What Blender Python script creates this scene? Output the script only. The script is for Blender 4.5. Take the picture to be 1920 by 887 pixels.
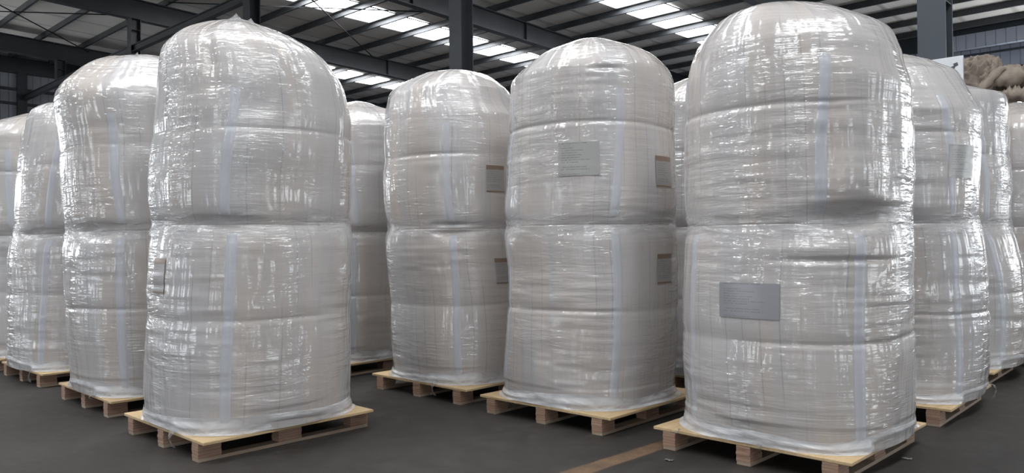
import bpy, bmesh, math, random
import numpy as np
from mathutils import Vector, Matrix
random.seed(7)
for o in list(bpy.data.objects): bpy.data.objects.remove(o)
scene = bpy.context.scene
COL = scene.collection
# ------------------------------------------------------------------ camera
cam_d = bpy.data.cameras.new('camera'); cam = bpy.data.objects.new('camera', cam_d); COL.objects.link(cam)
cam_d.sensor_width = 36.0; cam_d.lens = 36.0 * 1458.47 / 1920.0; cam_d.clip_end = 300
cam.matrix_world = Matrix.Translation((0, 0, 1.1658)) @ Matrix.Rotation(math.pi/2 + 0.0071, 4, 'X') @ Matrix.Rotation(-0.0092, 4, 'Z')
scene.camera = cam
# ------------------------------------------------------------------ light and exposure
SKY = 5.2; SKYLIGHT = 20.0
scene.view_settings.view_transform = 'Standard'; scene.view_settings.look = 'None'
scene.view_settings.exposure = 0.0; scene.view_settings.gamma = 1.0
scene.view_settings.use_curve_mapping = False
w = bpy.data.worlds.new('overcast_sky'); scene.world = w; w.use_nodes = True
nt = w.node_tree; nt.nodes.clear()
wo = nt.nodes.new('ShaderNodeOutputWorld'); bg = nt.nodes.new('ShaderNodeBackground')
bg.inputs['Color'].default_value = (0.90, 0.95, 1.0, 1); bg.inputs['Strength'].default_value = SKY
nt.links.new(bg.outputs[0], wo.inputs[0])

# building axes: U runs to the back left, W to the back right, both 43.4 degrees off the camera axis
TH = math.radians(43.4)
UX = Vector((-math.cos(TH), math.sin(TH), 0)); VX = Vector((math.sin(TH), math.cos(TH), 0))
def uv(u, v, z=0.0): return UX*u + VX*v + Vector((0, 0, z))
def roof(v): return 9.5 - 0.03*v

# ------------------------------------------------------------------ helpers
def tag(o, label=None, cat=None, group=None, kind=None):
    if label: o['label'] = label
    if cat: o['category'] = cat
    if group: o['group'] = group
    if kind: o['kind'] = kind
    return o
def empty(name, loc, rz=0.0):
    o = bpy.data.objects.new(name, None); COL.objects.link(o); o.location = loc; o.rotation_euler = (0, 0, rz)
    o.empty_display_size = 0.1
    return o
def obj(name, bm, mat, parent=None, smooth=False):
    me = bpy.data.meshes.new(name); bm.normal_update(); bm.to_mesh(me); bm.free()
    if smooth: me.polygons.foreach_set('use_smooth', [True]*len(me.polygons))
    me.materials.append(mat)
    o = bpy.data.objects.new(name, me); COL.objects.link(o)
    if parent: o.parent = parent
    return o
def grid_obj(name, P, mat, parent=None, UVs=None, close=True, cap=False):
    """P: rows x cols x 3 array -> smooth quad mesh, closed round the columns when close."""
    R, Cn = P.shape[:2]
    me = bpy.data.meshes.new(name)
    v = P.reshape(-1, 3)
    cols = Cn if close else Cn-1
    i, j = np.meshgrid(np.arange(R-1), np.arange(cols), indexing='ij')
    j2 = (j+1) % Cn
    f = np.stack([i*Cn+j, i*Cn+j2, (i+1)*Cn+j2, (i+1)*Cn+j], -1).reshape(-1, 4)
    faces = f.tolist()
    if cap: faces.append([(R-1)*Cn+k for k in range(Cn)])
    me.from_pydata(v.tolist(), [], faces)
    if UVs is not None:
        uvl = me.uv_layers.new(name='UVMap')
        Uu, Vv = UVs
        c = np.zeros((R-1, cols, 4, 2))
        du = Uu[1]-Uu[0] if len(Uu) > 1 else 0
        ue = np.append(Uu, Uu[-1]+du)
        ii, jj = np.meshgrid(np.arange(R-1), np.arange(cols), indexing='ij')
        c[..., 0, 0] = ue[jj]; c[..., 1, 0] = ue[jj+1]; c[..., 2, 0] = ue[jj+1]; c[..., 3, 0] = ue[jj]
        c[..., 0, 1] = Vv[ii]; c[..., 1, 1] = Vv[ii]; c[..., 2, 1] = Vv[ii+1]; c[..., 3, 1] = Vv[ii+1]
        flat = c.reshape(-1)
        if cap: flat = np.concatenate([flat, np.zeros(Cn*2)])
        uvl.data.foreach_set('uv', flat)
    me.polygons.foreach_set('use_smooth', [True]*len(me.polygons))
    me.materials.append(mat); me.update()
    o = bpy.data.objects.new(name, me); COL.objects.link(o)
    if parent: o.parent = parent
    return o
def add_box(bm, c, s, M=None, bevel=0.0):
    r = bmesh.ops.create_cube(bm, size=1.0)
    vs = r['verts']
    for v in vs: v.co = Vector((v.co.x*s[0], v.co.y*s[1], v.co.z*s[2])) + Vector(c)
    if bevel:
        es = list({e for v in vs for e in v.link_edges})
        bmesh.ops.bevel(bm, geom=es, offset=bevel, segments=2, affect='EDGES', profile=0.5)
        if M: raise ValueError
    elif M:
        for v in vs: v.co = M @ v.co
def beam(bm, a, b, wid, dep, up=Vector((0, 0, 1))):
    """box beam from a to b (centre line), wid across, dep along up"""
    a = Vector(a); b = Vector(b); d = (b-a).normalized(); s = d.cross(up).normalized(); t = s.cross(d).normalized()
    vs = []
    for p in (a, b):
        for x, y in ((-1, -1), (1, -1), (1, 1), (-1, 1)): vs.append(bm.verts.new(p + s*x*wid/2 + t*y*dep/2))
    for f in ((0,1,2,3),(7,6,5,4),(0,4,5,1),(1,5,6,2),(2,6,7,3),(3,7,4,0)): bm.faces.new([vs[k] for k in f])
def ibeam(bm, a, b, wid, dep, tf=0.03, tw=0.02):
    up = Vector((0, 0, 1)); a = Vector(a); b = Vector(b)
    if abs((b-a).normalized().z) > .9: up = UX
    d = (b-a).normalized(); s = d.cross(up).normalized(); t = s.cross(d).normalized()
    beam(bm, a, b, tw, dep-2*tf+.002, up)
    for k in (-1, 1): beam(bm, a+t*k*(dep/2-tf/2), b+t*k*(dep/2-tf/2), wid, tf, up)

# periodic value noise, vectorised
def vnoise(x, y, seed, per=None):
    rs = np.random.RandomState(seed); T = rs.rand(64, 256)*2-1
    xi = np.floor(x).astype(int); yi = np.floor(y).astype(int); fx = x-xi; fy = y-yi
    fx = fx*fx*(3-2*fx); fy = fy*fy*(3-2*fy)
    m = per if per else 64
    x0 = np.mod(xi, m) % 64; x1 = np.mod(xi+1, m) % 64; y0 = np.mod(yi, 256); y1 = np.mod(yi+1, 256)
    return (T[x0, y0]*(1-fx)+T[x1, y0]*fx)*(1-fy) + (T[x0, y1]*(1-fx)+T[x1, y1]*fx)*fy

# ------------------------------------------------------------------ materials
def new_mat(name):
    m = bpy.data.materials.new(name); m.use_nodes = True; n = m.node_tree; n.nodes.clear()
    out = n.nodes.new('ShaderNodeOutputMaterial'); return m, n, out
class NB:
    def __init__(s, n): s.n = n
    def node(s, t, **kw):
        x = s.n.nodes.new(t)
        for k, v in kw.items(): setattr(x, k, v)
        return x
    def link(s, a, b): s.n.links.new(a, b)
    def val(s, sock, v):
        if hasattr(v, 'is_linked') or isinstance(v, bpy.types.NodeSocket): s.link(v, sock)
        else: sock.default_value = v
    def math(s, op, a, b=0.5, c=None, clamp=False):
        x = s.node('ShaderNodeMath', operation=op, use_clamp=clamp); s.val(x.inputs[0], a); s.val(x.inputs[1], b)
        if c is not None: s.val(x.inputs[2], c)
        return x.outputs[0]
    def noise(s, vec, scale, detail=3, rough=.55, dist=0.0):
        x = s.node('ShaderNodeTexNoise'); s.link(vec, x.inputs['Vector']); x.inputs['Scale'].default_value = scale
        x.inputs['Detail'].default_value = detail; x.inputs['Roughness'].default_value = rough; x.inputs['Distortion'].default_value = dist
        return x.outputs['Fac']
    def mapping(s, vec, scale=(1,1,1), loc=(0,0,0), rot=(0,0,0)):
        x = s.node('ShaderNodeMapping'); s.link(vec, x.inputs['Vector']); x.inputs['Scale'].default_value = scale
        x.inputs['Location'].default_value = loc; x.inputs['Rotation'].default_value = rot; return x.outputs[0]
    def ramp(s, fac, pts):
        x = s.node('ShaderNodeValToRGB'); s.link(fac, x.inputs[0]); r = x.color_ramp
        while len(r.elements) < len(pts): r.elements.new(0.5)
        for e, (p, c) in zip(r.elements, pts): e.position = p; e.color = (*c, 1) if len(c) == 3 else c
        return x.outputs[0]
    def mix(s, fac, a, b, mode='MIX'):
        x = s.node('ShaderNodeMix', data_type='RGBA', blend_type=mode); s.val(x.inputs[0], fac)
        s.val(x.inputs[6], a); s.val(x.inputs[7], b); return x.outputs[2]
    def maprange(s, v, a, b, c=0.0, d=1.0):
        x = s.node('ShaderNodeMapRange'); s.link(v, x.inputs[0])
        for k, q in zip((1,2,3,4), (a,b,c,d)): x.inputs[k].default_value = q
        return x.outputs[0]
    def bump(s, h, strength, dist, normal=None):
        x = s.node('ShaderNodeBump'); s.link(h, x.inputs['Height']); x.inputs['Strength'].default_value = strength
        x.inputs['Distance'].default_value = dist
        if normal: s.link(normal, x.inputs['Normal'])
        return x.outputs[0]
def srgb(r, g, b):
    f = lambda c: (c/255/12.92) if c/255 <= .04045 else ((c/255+.055)/1.055)**2.4
    return (f(r), f(g), f(b), 1)
def simple(name, col, rough=.6, metal=0.0, var=.15, scale=3.0, spec=.5, bumps=0.0):
    m, n, out = new_mat(name); B = NB(n)
    p = B.node('ShaderNodeBsdfPrincipled'); tc = B.node('ShaderNodeTexCoord').outputs['Object']
    f = B.noise(tc, scale, 4)
    c = B.mix(B.maprange(f, .3, .7), tuple(x*(1-var) for x in col[:3])+(1,), tuple(min(1, x*(1+var)) for x in col[:3])+(1,))
    B.link(c, p.inputs['Base Color']); p.inputs['Roughness'].default_value = rough; p.inputs['Metallic'].default_value = metal
    p.inputs['Specular IOR Level'].default_value = spec
    if bumps: B.link(B.bump(f, .5, bumps), p.inputs['Normal'])
    B.link(p.outputs[0], out.inputs[0]); return m

def make_bag_mat():
    m, n, out = new_mat('film_wrapped_woven_bag'); B = NB(n)
    p = B.node('ShaderNodeBsdfPrincipled'); uvn = B.node('ShaderNodeUVMap').outputs[0]
    oi = B.node('ShaderNodeObjectInfo').outputs['Random']
    off = B.node('ShaderNodeCombineXYZ'); B.link(B.math('MULTIPLY', oi, 37.0), off.inputs[0]); B.link(B.math('MULTIPLY', oi, 91.0), off.inputs[1])
    va = B.node('ShaderNodeVectorMath', operation='ADD'); B.link(uvn, va.inputs[0]); B.link(off.outputs[0], va.inputs[1]); q = va.outputs[0]
    # cloth colour: off white polypropylene with yellowish and bluish widths
    big = B.noise(B.mapping(q, (2.6, .55, 1)), 1.0, 2)
    c = B.mix(B.maprange(big, .38, .62), (.50, .445, .40, 1), (.505, .485, .475, 1))
    wide = B.noise(B.mapping(q, (7, .35, 1)), 1.0, 1)
    c = B.mix(B.maprange(wide, .35, .7, 0, .5), c, (.40, .40, .41, 1))
    # stitched seams: thin dark verticals in the weave
    sep = B.node('ShaderNodeSeparateXYZ'); B.link(q, sep.inputs[0])
    wob = B.noise(B.mapping(q, (1.2, .9, 1)), 1.0, 1)
    lx = B.math('FRACT', B.math('ADD', B.math('MULTIPLY', sep.outputs[0], 10.2), B.math('MULTIPLY', wob, .8)))
    line = B.maprange(B.math('ABSOLUTE', B.math('SUBTRACT', lx, .5)), .018, .045, 1, 0)
    pres = B.maprange(B.noise(B.mapping(q, (5, 1.1, 1), (9, 3, 0)), 1.0, 1), .46, .6)
    c = B.mix(B.math('MULTIPLY', B.math('MULTIPLY', line, pres), .42), c, (.22, .22, .23, 1))
    # faint weave ribs
    rib = B.noise(B.mapping(q, (3, 170, 1)), 1.0, 2)
    c = B.mix(B.maprange(rib, .35, .7, 0, .22), c, (.36, .35, .35, 1))
    B.link(c, p.inputs['Base Color']); p.inputs['Roughness'].default_value = .55
    p.inputs['Specular IOR Level'].default_value = .3
    # cloth relief
    h1 = B.noise(B.mapping(q, (9, 2.2, 1)), 1.0, 3); h2 = B.noise(B.mapping(q, (2.2, 22, 1)), 1.0, 3)
    msk = B.maprange(B.noise(B.mapping(q, (1.6, 1.9, 1), (3, 7, 0)), 1.0, 2), .4, .62)
    hb = B.math('ADD', B.math('MULTIPLY', h1, .5), B.math('MULTIPLY', B.math('MULTIPLY', h2, msk), .7))
    B.link(B.bump(hb, .55, .016), p.inputs['Normal'])
    # the tight stretch film over it: clear coat with fine level creases
    f1 = B.noise(B.mapping(q, (2.4, 60, 1)), 1.0, 3, .6, .3)
    f2 = B.noise(B.mapping(q, (5.0, 30, 1), (5, 1, 0)), 1.0, 2, .5, .8)
    f3 = B.noise(B.mapping(q, (10, 130, 1), (2, 8, 0)), 1.0, 2)
    m2 = B.maprange(B.noise(B.mapping(q, (3.4, 2.4, 1), (13, 17, 0)), 1.0, 2), .44, .60)
    h4 = B.noise(B.mapping(q, (11, 1.3, 1), (4, 2, 0)), 1.0, 2)          # upright tucks between wraps
    hf = B.math('MULTIPLY', f1, B.maprange(msk, 0, 1, .06, .34))
    hf = B.math('ADD', hf, B.math('MULTIPLY', B.math('MULTIPLY', f2, m2), 1.15))
    hf = B.math('ADD', hf, B.math('MULTIPLY', f3, .05))
    hf = B.math('ADD', hf, B.math('MULTIPLY', h4, 1.0))
    B.link(B.bump(hf, .85, .018), p.inputs['Coat Normal'])
    p.inputs['Coat Weight'].default_value = 1.0; p.inputs['Coat Roughness'].default_value = .13; p.inputs['Coat IOR'].default_value = 1.7
    B.link(p.outputs[0], out.inputs[0]); return m
def make_strap_mat():
    m, n, out = new_mat('blue_white_webbing'); B = NB(n)
    p = B.node('ShaderNodeBsdfPrincipled'); q = B.node('ShaderNodeUVMap').outputs[0]
    rib = B.noise(B.mapping(q, (60, 6, 1)), 1.0, 2)
    c = B.mix(rib, (.44, .445, .475, 1), (.49, .495, .52, 1)); B.link(c, p.inputs['Base Color'])
    f1 = B.noise(B.mapping(q, (2.4, 55, 1)), 1.0, 3)
    B.link(B.bump(f1, .7, .012), p.inputs['Coat Normal'])
    p.inputs['Roughness'].default_value = .6; p.inputs['Coat Weight'].default_value = .8; p.inputs['Coat Roughness'].default_value = .16
    B.link(p.outputs[0], out.inputs[0]); return m
def make_film_mat(name, fac, white, rough=.12, scl=(5, 30, 1), bd=.02, fade=0):
    m, n, out = new_mat(name); B = NB(n)
    q = B.node('ShaderNodeUVMap').outputs[0]
    f = B.noise(B.mapping(q, scl), 1.0, 3, .6, .4)
    nrm = B.bump(f, 1.0, bd)
    tr = B.node('ShaderNodeBsdfTransparent'); p = B.node('ShaderNodeBsdfPrincipled')
    p.inputs['Base Color'].default_value = (white, white, white*1.01, 1); p.inputs['Roughness'].default_value = rough
    p.inputs['Specular IOR Level'].default_value = .7
    B.link(nrm, p.inputs['Normal'])
    lw = B.node('ShaderNodeLayerWeight'); lw.inputs[0].default_value = .35; B.link(nrm, lw.inputs['Normal'])
    k = B.math('ADD', B.math('MULTIPLY', lw.outputs['Facing'], .45), B.math('MULTIPLY', B.maprange(f, .42, .68), fac), clamp=True)
    k = B.math('ADD', k, fac*.4, clamp=True)
    if fade:
        sp = B.node('ShaderNodeSeparateXYZ'); B.link(q, sp.inputs[0])
        k = B.math('MULTIPLY', k, B.maprange(B.math('ABSOLUTE', sp.outputs[1]), fade*.35, fade*.97, 1, 0))
    mx = B.node('ShaderNodeMixShader'); B.link(k, mx.inputs[0]); B.link(tr.outputs[0], mx.inputs[1]); B.link(p.outputs[0], mx.inputs[2])
    B.link(mx.outputs[0], out.inputs[0]); return m
def make_wood(name, a, b, grain=(2, 30, 30), lam=0.0):
    m, n, out = new_mat(name); B = NB(n)
    p = B.node('ShaderNodeBsdfPrincipled'); tc = B.node('ShaderNodeTexCoord').outputs['Object']
    oi = B.node('ShaderNodeObjectInfo').outputs['Random']
    off = B.node('ShaderNodeCombineXYZ'); B.link(B.math('MULTIPLY', oi, 17.0), off.inputs[0]); B.link(B.math('MULTIPLY', oi, 5.0), off.inputs[1])
    va = B.node('ShaderNodeVectorMath', operation='ADD'); B.link(tc, va.inputs[0]); B.link(off.outputs[0], va.inputs[1]); q = va.outputs[0]
    g = B.noise(B.mapping(q, grain), 1.0, 4, .6, .8)
    c = B.mix(B.maprange(g, .3, .7), a, b)
    k = B.noise(q, 3.0, 2); c = B.mix(B.maprange(k, .4, .75, 0, .35), c, tuple(x*.72 for x in a[:3])+(1,))
    if lam:
        sep = B.node('ShaderNodeSeparateXYZ'); B.link(tc, sep.inputs[0])
        l = B.math('FRACT', B.math('MULTIPLY', sep.outputs[2], lam))
        l = B.maprange(B.math('ABSOLUTE', B.math('SUBTRACT', l, .5)), .03, .12, 1, 0)
        c = B.mix(B.math('MULTIPLY', l, .55), c, tuple(x*.35 for x in a[:3])+(1,))
    B.link(c, p.inputs['Base Color']); p.inputs['Roughness'].default_value = .72
    B.link(B.bump(g, .4, .004), p.inputs['Normal'])
    B.link(p.outputs[0], out.inputs[0]); return m
def make_floor_mat():
    m, n, out = new_mat('worn_dark_concrete'); B = NB(n)
    p = B.node('ShaderNodeBsdfPrincipled'); tc = B.node('ShaderNodeTexCoord').outputs['Object']
    a = B.noise(tc, .9, 4); b = B.noise(tc, 7.0, 5, .65); s = B.noise(B.mapping(tc, (1.2, 6, 1), (0,0,0), (0,0,.9)), 1.0, 4)
    c = B.mix(B.maprange(a, .3, .7), (.027, .0245, .0225, 1), (.041, .036, .0325, 1))
    c = B.mix(B.maprange(b, .45, .75, 0, .5), c, (.066, .061, .056, 1))
    c = B.mix(B.maprange(s, .58, .75, 0, .35), c, (.03, .03, .031, 1))
    # faded yellow-brown marking painted across the aisle
    ang = math.atan2(.62, .69)
    sep = B.node('ShaderNodeSeparateXYZ'); B.link(tc, sep.inputs[0])
    px, py = .33, 3.95; dx, dy = .72, .694
    d = B.math('ADD', B.math('MULTIPLY', B.math('SUBTRACT', sep.outputs[0], px), -dy), B.math('MULTIPLY', B.math('SUBTRACT', sep.outputs[1], py), dx))
    d = B.math('ADD', d, B.math('MULTIPLY', B.math('SUBTRACT', b, .5), .03))
    band = B.maprange(B.math('ABSOLUTE', d), .05, .066, 1, 0)
    wear = B.maprange(B.noise(tc, 5.0, 5, .7), .3, .62, .35, 1)
    c = B.mix(B.math('MULTIPLY', band, wear), c, (.17, .105, .062, 1))
    B.link(c, p.inputs['Base Color'])
    B.link(B.maprange(b, .3, .7, .5, .72), p.inputs['Roughness']); p.inputs['Specular IOR Level'].default_value = .25
    B.link(B.bump(b, .35, .006), p.inputs['Normal'])
    B.link(p.outputs[0], out.inputs[0]); return m
def make_sheet_mat(name, a, b, axis, per, rough=.6):
    """ribbed sheet: ribs across the chosen direction of the building"""
    m, n, out = new_mat(name); B = NB(n)
    p = B.node('ShaderNodeBsdfPrincipled'); tc = B.node('ShaderNodeTexCoord').outputs['Object']
    d = B.node('ShaderNodeVectorMath', operation='DOT_PRODUCT'); B.link(tc, d.inputs[0]); d.inputs[1].default_value = axis
    fr = B.math('FRACT', B.math('DIVIDE', d.outputs['Value'], per))
    rib = B.maprange(B.math('ABSOLUTE', B.math('SUBTRACT', fr, .5)), .02, .08, 1, 0)
    k = B.noise(tc, .6, 4); c = B.mix(B.maprange(k, .3, .7), a, b)
    c = B.mix(B.math('MULTIPLY', rib, .45), c, tuple(x*.4 for x in a[:3])+(1,))
    B.link(c, p.inputs['Base Color']); p.inputs['Roughness'].default_value = rough
    B.link(B.bump(rib, .6, .03), p.inputs['Normal'])
    B.link(p.outputs[0], out.inputs[0]); return m
def emit(name, col, s):
    m, n, out = new_mat(name); B = NB(n); e = B.node('ShaderNodeEmission'); e.inputs[0].default_value = col; e.inputs[1].default_value = s
    B.link(e.outputs[0], out.inputs[0]); return m
def make_label_mat(name, paper, head, ink):
    """paper sheet with a header band and lines of small print, laid out in its own UV (0-1)"""
    m, n, out = new_mat(name); B = NB(n)
    p = B.node('ShaderNodeBsdfPrincipled'); q = B.node('ShaderNodeUVMap').outputs[0]
    sep = B.node('ShaderNodeSeparateXYZ'); B.link(q, sep.inputs[0]); U, V = sep.outputs[0], sep.outputs[1]
    row = B.math('FRACT', B.math('MULTIPLY', V, 14.0)); inrow = B.math('MULTIPLY', B.math('GREATER_THAN', row, .35), B.math('LESS_THAN', row, .8))
    rid = B.math('FLOOR', B.math('MULTIPLY', V, 14.0))
    wn = B.node('ShaderNodeTexWhiteNoise', noise_dimensions='1D'); B.link(rid, wn.inputs['W']); ln = wn.outputs['Value']
    txt = B.math('MULTIPLY', inrow, B.math('MULTIPLY', B.math('GREATER_THAN', U, .08), B.math('LESS_THAN', U, B.math('ADD', .1, B.math('MULTIPLY', ln, .75)))))
    ch = B.math('GREATER_THAN', B.noise(B.mapping(q, (60, 14, 1)), 1.0, 1), .42)
    txt = B.math('MULTIPLY', B.math('MULTIPLY', txt, ch), B.math('GREATER_THAN', ln, .3))
    c = B.mix(B.math('MULTIPLY', txt, .45), paper, ink)
    if head:
        c = B.mix(B.math('GREATER_THAN', V, .84), c, head); c = B.mix(B.math('LESS_THAN', V, .05), c, head)
    B.link(c, p.inputs['Base Color']); p.inputs['Roughness'].default_value = .5
    p.inputs['Coat Weight'].default_value = .5; p.inputs['Coat Roughness'].default_value = .2
    B.link(p.outputs[0], out.inputs[0]); return m

M = dict(
    bag=make_bag_mat(), strap=make_strap_mat(),
    film=make_film_mat('clear_stretch_film', .30, .62, .1),
    skirt=make_film_mat('bunched_white_film', .6, .74, .22, (3, 14, 1), .012),
    band=make_film_mat('bridging_stretch_film', .24, .70, .1, (5, 26, 1), .02, .11),
    tail=make_film_mat('loose_clear_film', .28, .7, .12, (20, 8, 1), .02),
    deck=make_wood('pale_plywood', (.46, .325, .17, 1), (.57, .42, .245, 1), (2, 26, 8)),
    block=make_wood('stacked_ply_blocks', (.27, .155, .105, 1), (.40, .265, .19, 1), (6, 6, 60), 62.0),
    runner=make_wood('brown_base_board', (.30, .22, .16, 1), (.40, .31, .23, 1), (3, 30, 30)),
    floor=make_floor_mat(),
    roof=make_sheet_mat('grey_roof_lining', (.66, .635, .60, 1), (.74, .715, .68, 1), tuple(UX), 1.55),
    wall=make_sheet_mat('blue_grey_cladding', (.40, .44, .53, 1), (.46, .50, .59, 1), tuple(UX), .3),
    wall2=make_sheet_mat('grey_cladding', (.28, .29, .32, 1), (.34, .35, .38, 1), tuple(VX), .3),
    steel=simple('dark_painted_steel', (.028, .031, .036, 1), .5, 0, .25, 1.2),
    steel2=simple('blue_grey_painted_steel', (.045, .056, .070, 1), .5, 0, .15, 1.2),
    purlin=simple('dark_galvanised_purlin', (.05, .054, .06, 1), .45, .2, .3, 1.5),
    rod=simple('thin_steel_rod', (.02, .02, .022, 1), .9, 0, .1, 3, .1),
    sky=emit('daylit_rooflight', (.96, .98, 1, 1), SKYLIGHT),
    window=emit('daylit_window', (.94, .97, 1, 1), 7.0),
    label_green=make_label_mat('grey_green_label', (.34, .335, .32, 1), None, (.10, .10, .10, 1)),
    label_blue=make_label_mat('blue_grey_label', (.265, .265, .28, 1), None, (.12, .12, .13, 1)),
    label_brown=make_label_mat('brown_headed_label', (.33, .31, .305, 1), (.22, .15, .105, 1), (.15, .14, .14, 1)),
    sack=simple('beige_woven_sack', (.24, .20, .165, 1), .8, 0, .25, 9, .3, .01),
    sack2=simple('grey_woven_sack', (.2, .195, .2, 1), .75, 0, .2, 6, .3, .01),
    board=simple('white_board', (.62, .64, .67, 1), .5, 0, .03, 2),
    ink=simple('faded_black_print', (.06, .06, .07, 1), .6),
    scrap=simple('grey_scrap', (.16, .16, .16, 1), .6),
)

# ------------------------------------------------------------------ the building
def quad(name, pts, mat):
    bm = bmesh.new(); bm.faces.new([bm.verts.new(p) for p in pts]); return obj(name, bm, mat)
def slab(name, pts, th, mat):
    """flat polygon given thickness th along its normal"""
    bm = bmesh.new(); f = bm.faces.new([bm.verts.new(p) for p in pts]); f.normal_update(); nrm = f.normal.copy()
    r = bmesh.ops.extrude_face_region(bm, geom=[f]); bmesh.ops.translate(bm, verts=[x for x in r['geom'] if isinstance(x, bmesh.types.BMVert)], vec=nrm*th)
    bmesh.ops.recalc_face_normals(bm, faces=bm.faces); return obj(name, bm, mat)
UL, VB = 37.5, 31.2          # left gable wall, back wall
UN, VN = -14.0, -14.0        # near edges of the hall, open to the yard behind the camera
tag(slab('floor', [uv(UN, VN), uv(UN, VB+.3), uv(UL+.3, VB+.3), uv(UL+.3, VN)], .2, M['floor']), kind='structure')
fl = bpy.data.objects['floor']
for v in fl.data.vertices: pass
zmax = max(v.co.z for v in fl.data.vertices)
for v in fl.data.vertices: v.co.z -= zmax
tag(slab('ceiling', [uv(UN, VN, roof(VN)), uv(UL+.3, VN, roof(VN)), uv(UL+.3, VB+.3, roof(VB+.3)), uv(UN, VB+.3, roof(VB+.3))][::-1], .08, M['roof']), kind='structure')
ce = bpy.data.objects['ceiling']
if min(v.co.z - roof(v.co.dot(VX)) for v in ce.data.vertices) < -.01:
    for v in ce.data.vertices: v.co.z += .08
# back wall, with the window band at its right end
def wall_strip(bm, u0, u1, z0, z1): 
    beam(bm, uv(u0, VB+.06, (z0+z1)/2), uv(u1, VB+.06, (z0+z1)/2), .12, z1-z0)
bm = bmesh.new(); wall_strip(bm, UN, 5.85, 0, 2.45); wall_strip(bm, UN, 5.85, 6.95, roof(VB)); wall_strip(bm, 5.85, UL, 0, roof(VB))
tag(obj('wall_back', bm, M['wall']), kind='structure')
bm = bmesh.new(); beam(bm, uv(UN, VB+.04, 4.7), uv(5.85, VB+.04, 4.7), .02, 4.5)
wn = tag(obj('window_1', bm, M['window']), kind='structure')
bm = bmesh.new(); beam(bm, uv(UL+.06, VN, 4.9), uv(UL+.06, VB, 4.2), .12, 9.6)
for v in bm.verts:
    v.co.z = 0 if v.co.z < 4 else roof(v.co.dot(VX))
tag(obj('wall_left', bm, M['wall2']), kind='structure')

# near walls, out of view, with tall open doorways that let the daylight in
def wall_with_doors(name, p, doors, ztop, mat, axis, near, far):
    bm = bmesh.new(); pos = near
    P = (lambda a, z: uv(a, p, z)) if axis == 'u' else (lambda a, z: uv(p, a, z))
    def piece(a0, a1, z0, z1): beam(bm, P(a0, (z0+z1)/2), P(a1, (z0+z1)/2), .12, z1-z0)
    for d0, d1, zt in doors:
        piece(pos, d0, 0, ztop); piece(d0, d1, zt, ztop); pos = d1
        L = bpy.data.lights.new('doorway_portal', 'AREA'); L.shape = 'RECTANGLE'; L.size = d1-d0; L.size_y = zt; L.cycles.is_portal = True
        lo = bpy.data.objects.new('doorway_portal', L); COL.objects.link(lo)
        n = VX if axis == 'u' else UX
        m = Matrix((UX if axis == 'u' else VX, Vector((0, 0, 1)), -n)).transposed()
        if m.determinant() < 0: m = Matrix((-(UX if axis == 'u' else VX), Vector((0, 0, 1)), -n)).transposed()
        lo.matrix_world = Matrix.Translation(P((d0+d1)/2, zt/2) + n*.08) @ m.to_4x4()
    piece(pos, far, 0, ztop)
    tag(obj(name, bm, mat), kind='structure')
wall_with_doors('wall_front', VN, [(-11.5, -8.5, 5.0), (-3.0, -.5, 5.0), (10.0, 14.0, 5.2), (24.0, 30.0, 5.2)], 9.9, M['wall'], 'u', UN, UL)
wall_with_doors('wall_right', UN, [(-5.0, -2.5, 5.0), (8.0, 12.0, 5.2), (20.0, 26.0, 5.2)], 9.9, M['wall2'], 'v', VN, VB)
bm = bmesh.new(); beam(bm, uv(UL-.03, -11, 4.4), uv(UL-.03, 6.0, 4.4), .02, 3.6)
w2 = tag(obj('window_2', bm, M['window']), kind='structure')
bm = bmesh.new()
for v_ in range(-11, 7, 2): beam(bm, uv(UL-.06, v_, 2.6), uv(UL-.06, v_, 6.2), .05, .12, UX)
for z_ in (2.6, 6.2): beam(bm, uv(UL-.06, -11, z_), uv(UL-.06, 6, z_), .05, .12)
obj('window_bars', bm, M['steel'], w2)
bm = bmesh.new()
for u_ in range(-14, 6, 2): beam(bm, uv(u_, VB-.02, 2.5), uv(u_, VB-.02, 6.9), .06, .1, VX)
obj('window_bars', bm, M['steel'], wn)
# steel frame
RAFT = [(2.6, 'roof beam over the rearmost right column'), (10.3, 'roof beam over the column behind the centre stacks'), (18.0, 'roof beam crossing between the middle and right rooflight rows'),
        (25.7, 'roof beam crossing between the middle and left rooflight rows'), (33.4, 'roof beam nearest the left gable wall')]
for u, lab in RAFT:
    bm = bmesh.new(); d = .65
    ibeam(bm, uv(u, -9, roof(-9)-.2-d/2), uv(u, VB, roof(VB)-.2-d/2), .26, d, .035, .03)
    for v_ in (4.75, 14.75, 19.75, 24.75):                       # web stiffeners
        beam(bm, uv(u-.12, v_, roof(v_)-.2-d/2), uv(u+.12, v_, roof(v_)-.2-d/2), .02, d-.06)
    tag(obj('roof_rafter', bm, M['steel']), 'dark deep steel ' + lab, 'roof beam', 'main roof beams')
colpos = [(2.73, 10.4, 'grey-blue steel column at right, rising behind the printed white board'), (10.3, 9.6, 'dark steel column in the centre, behind the stack left of centre'),
          (18.0, 9.65, 'dark steel column rising behind the top of the tall left stack'), (25.7, 9.74, 'dark steel column above the second stack from the left'),
          (33.4, 9.89, 'dark slim steel column at far left, near the gable wall')]
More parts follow.
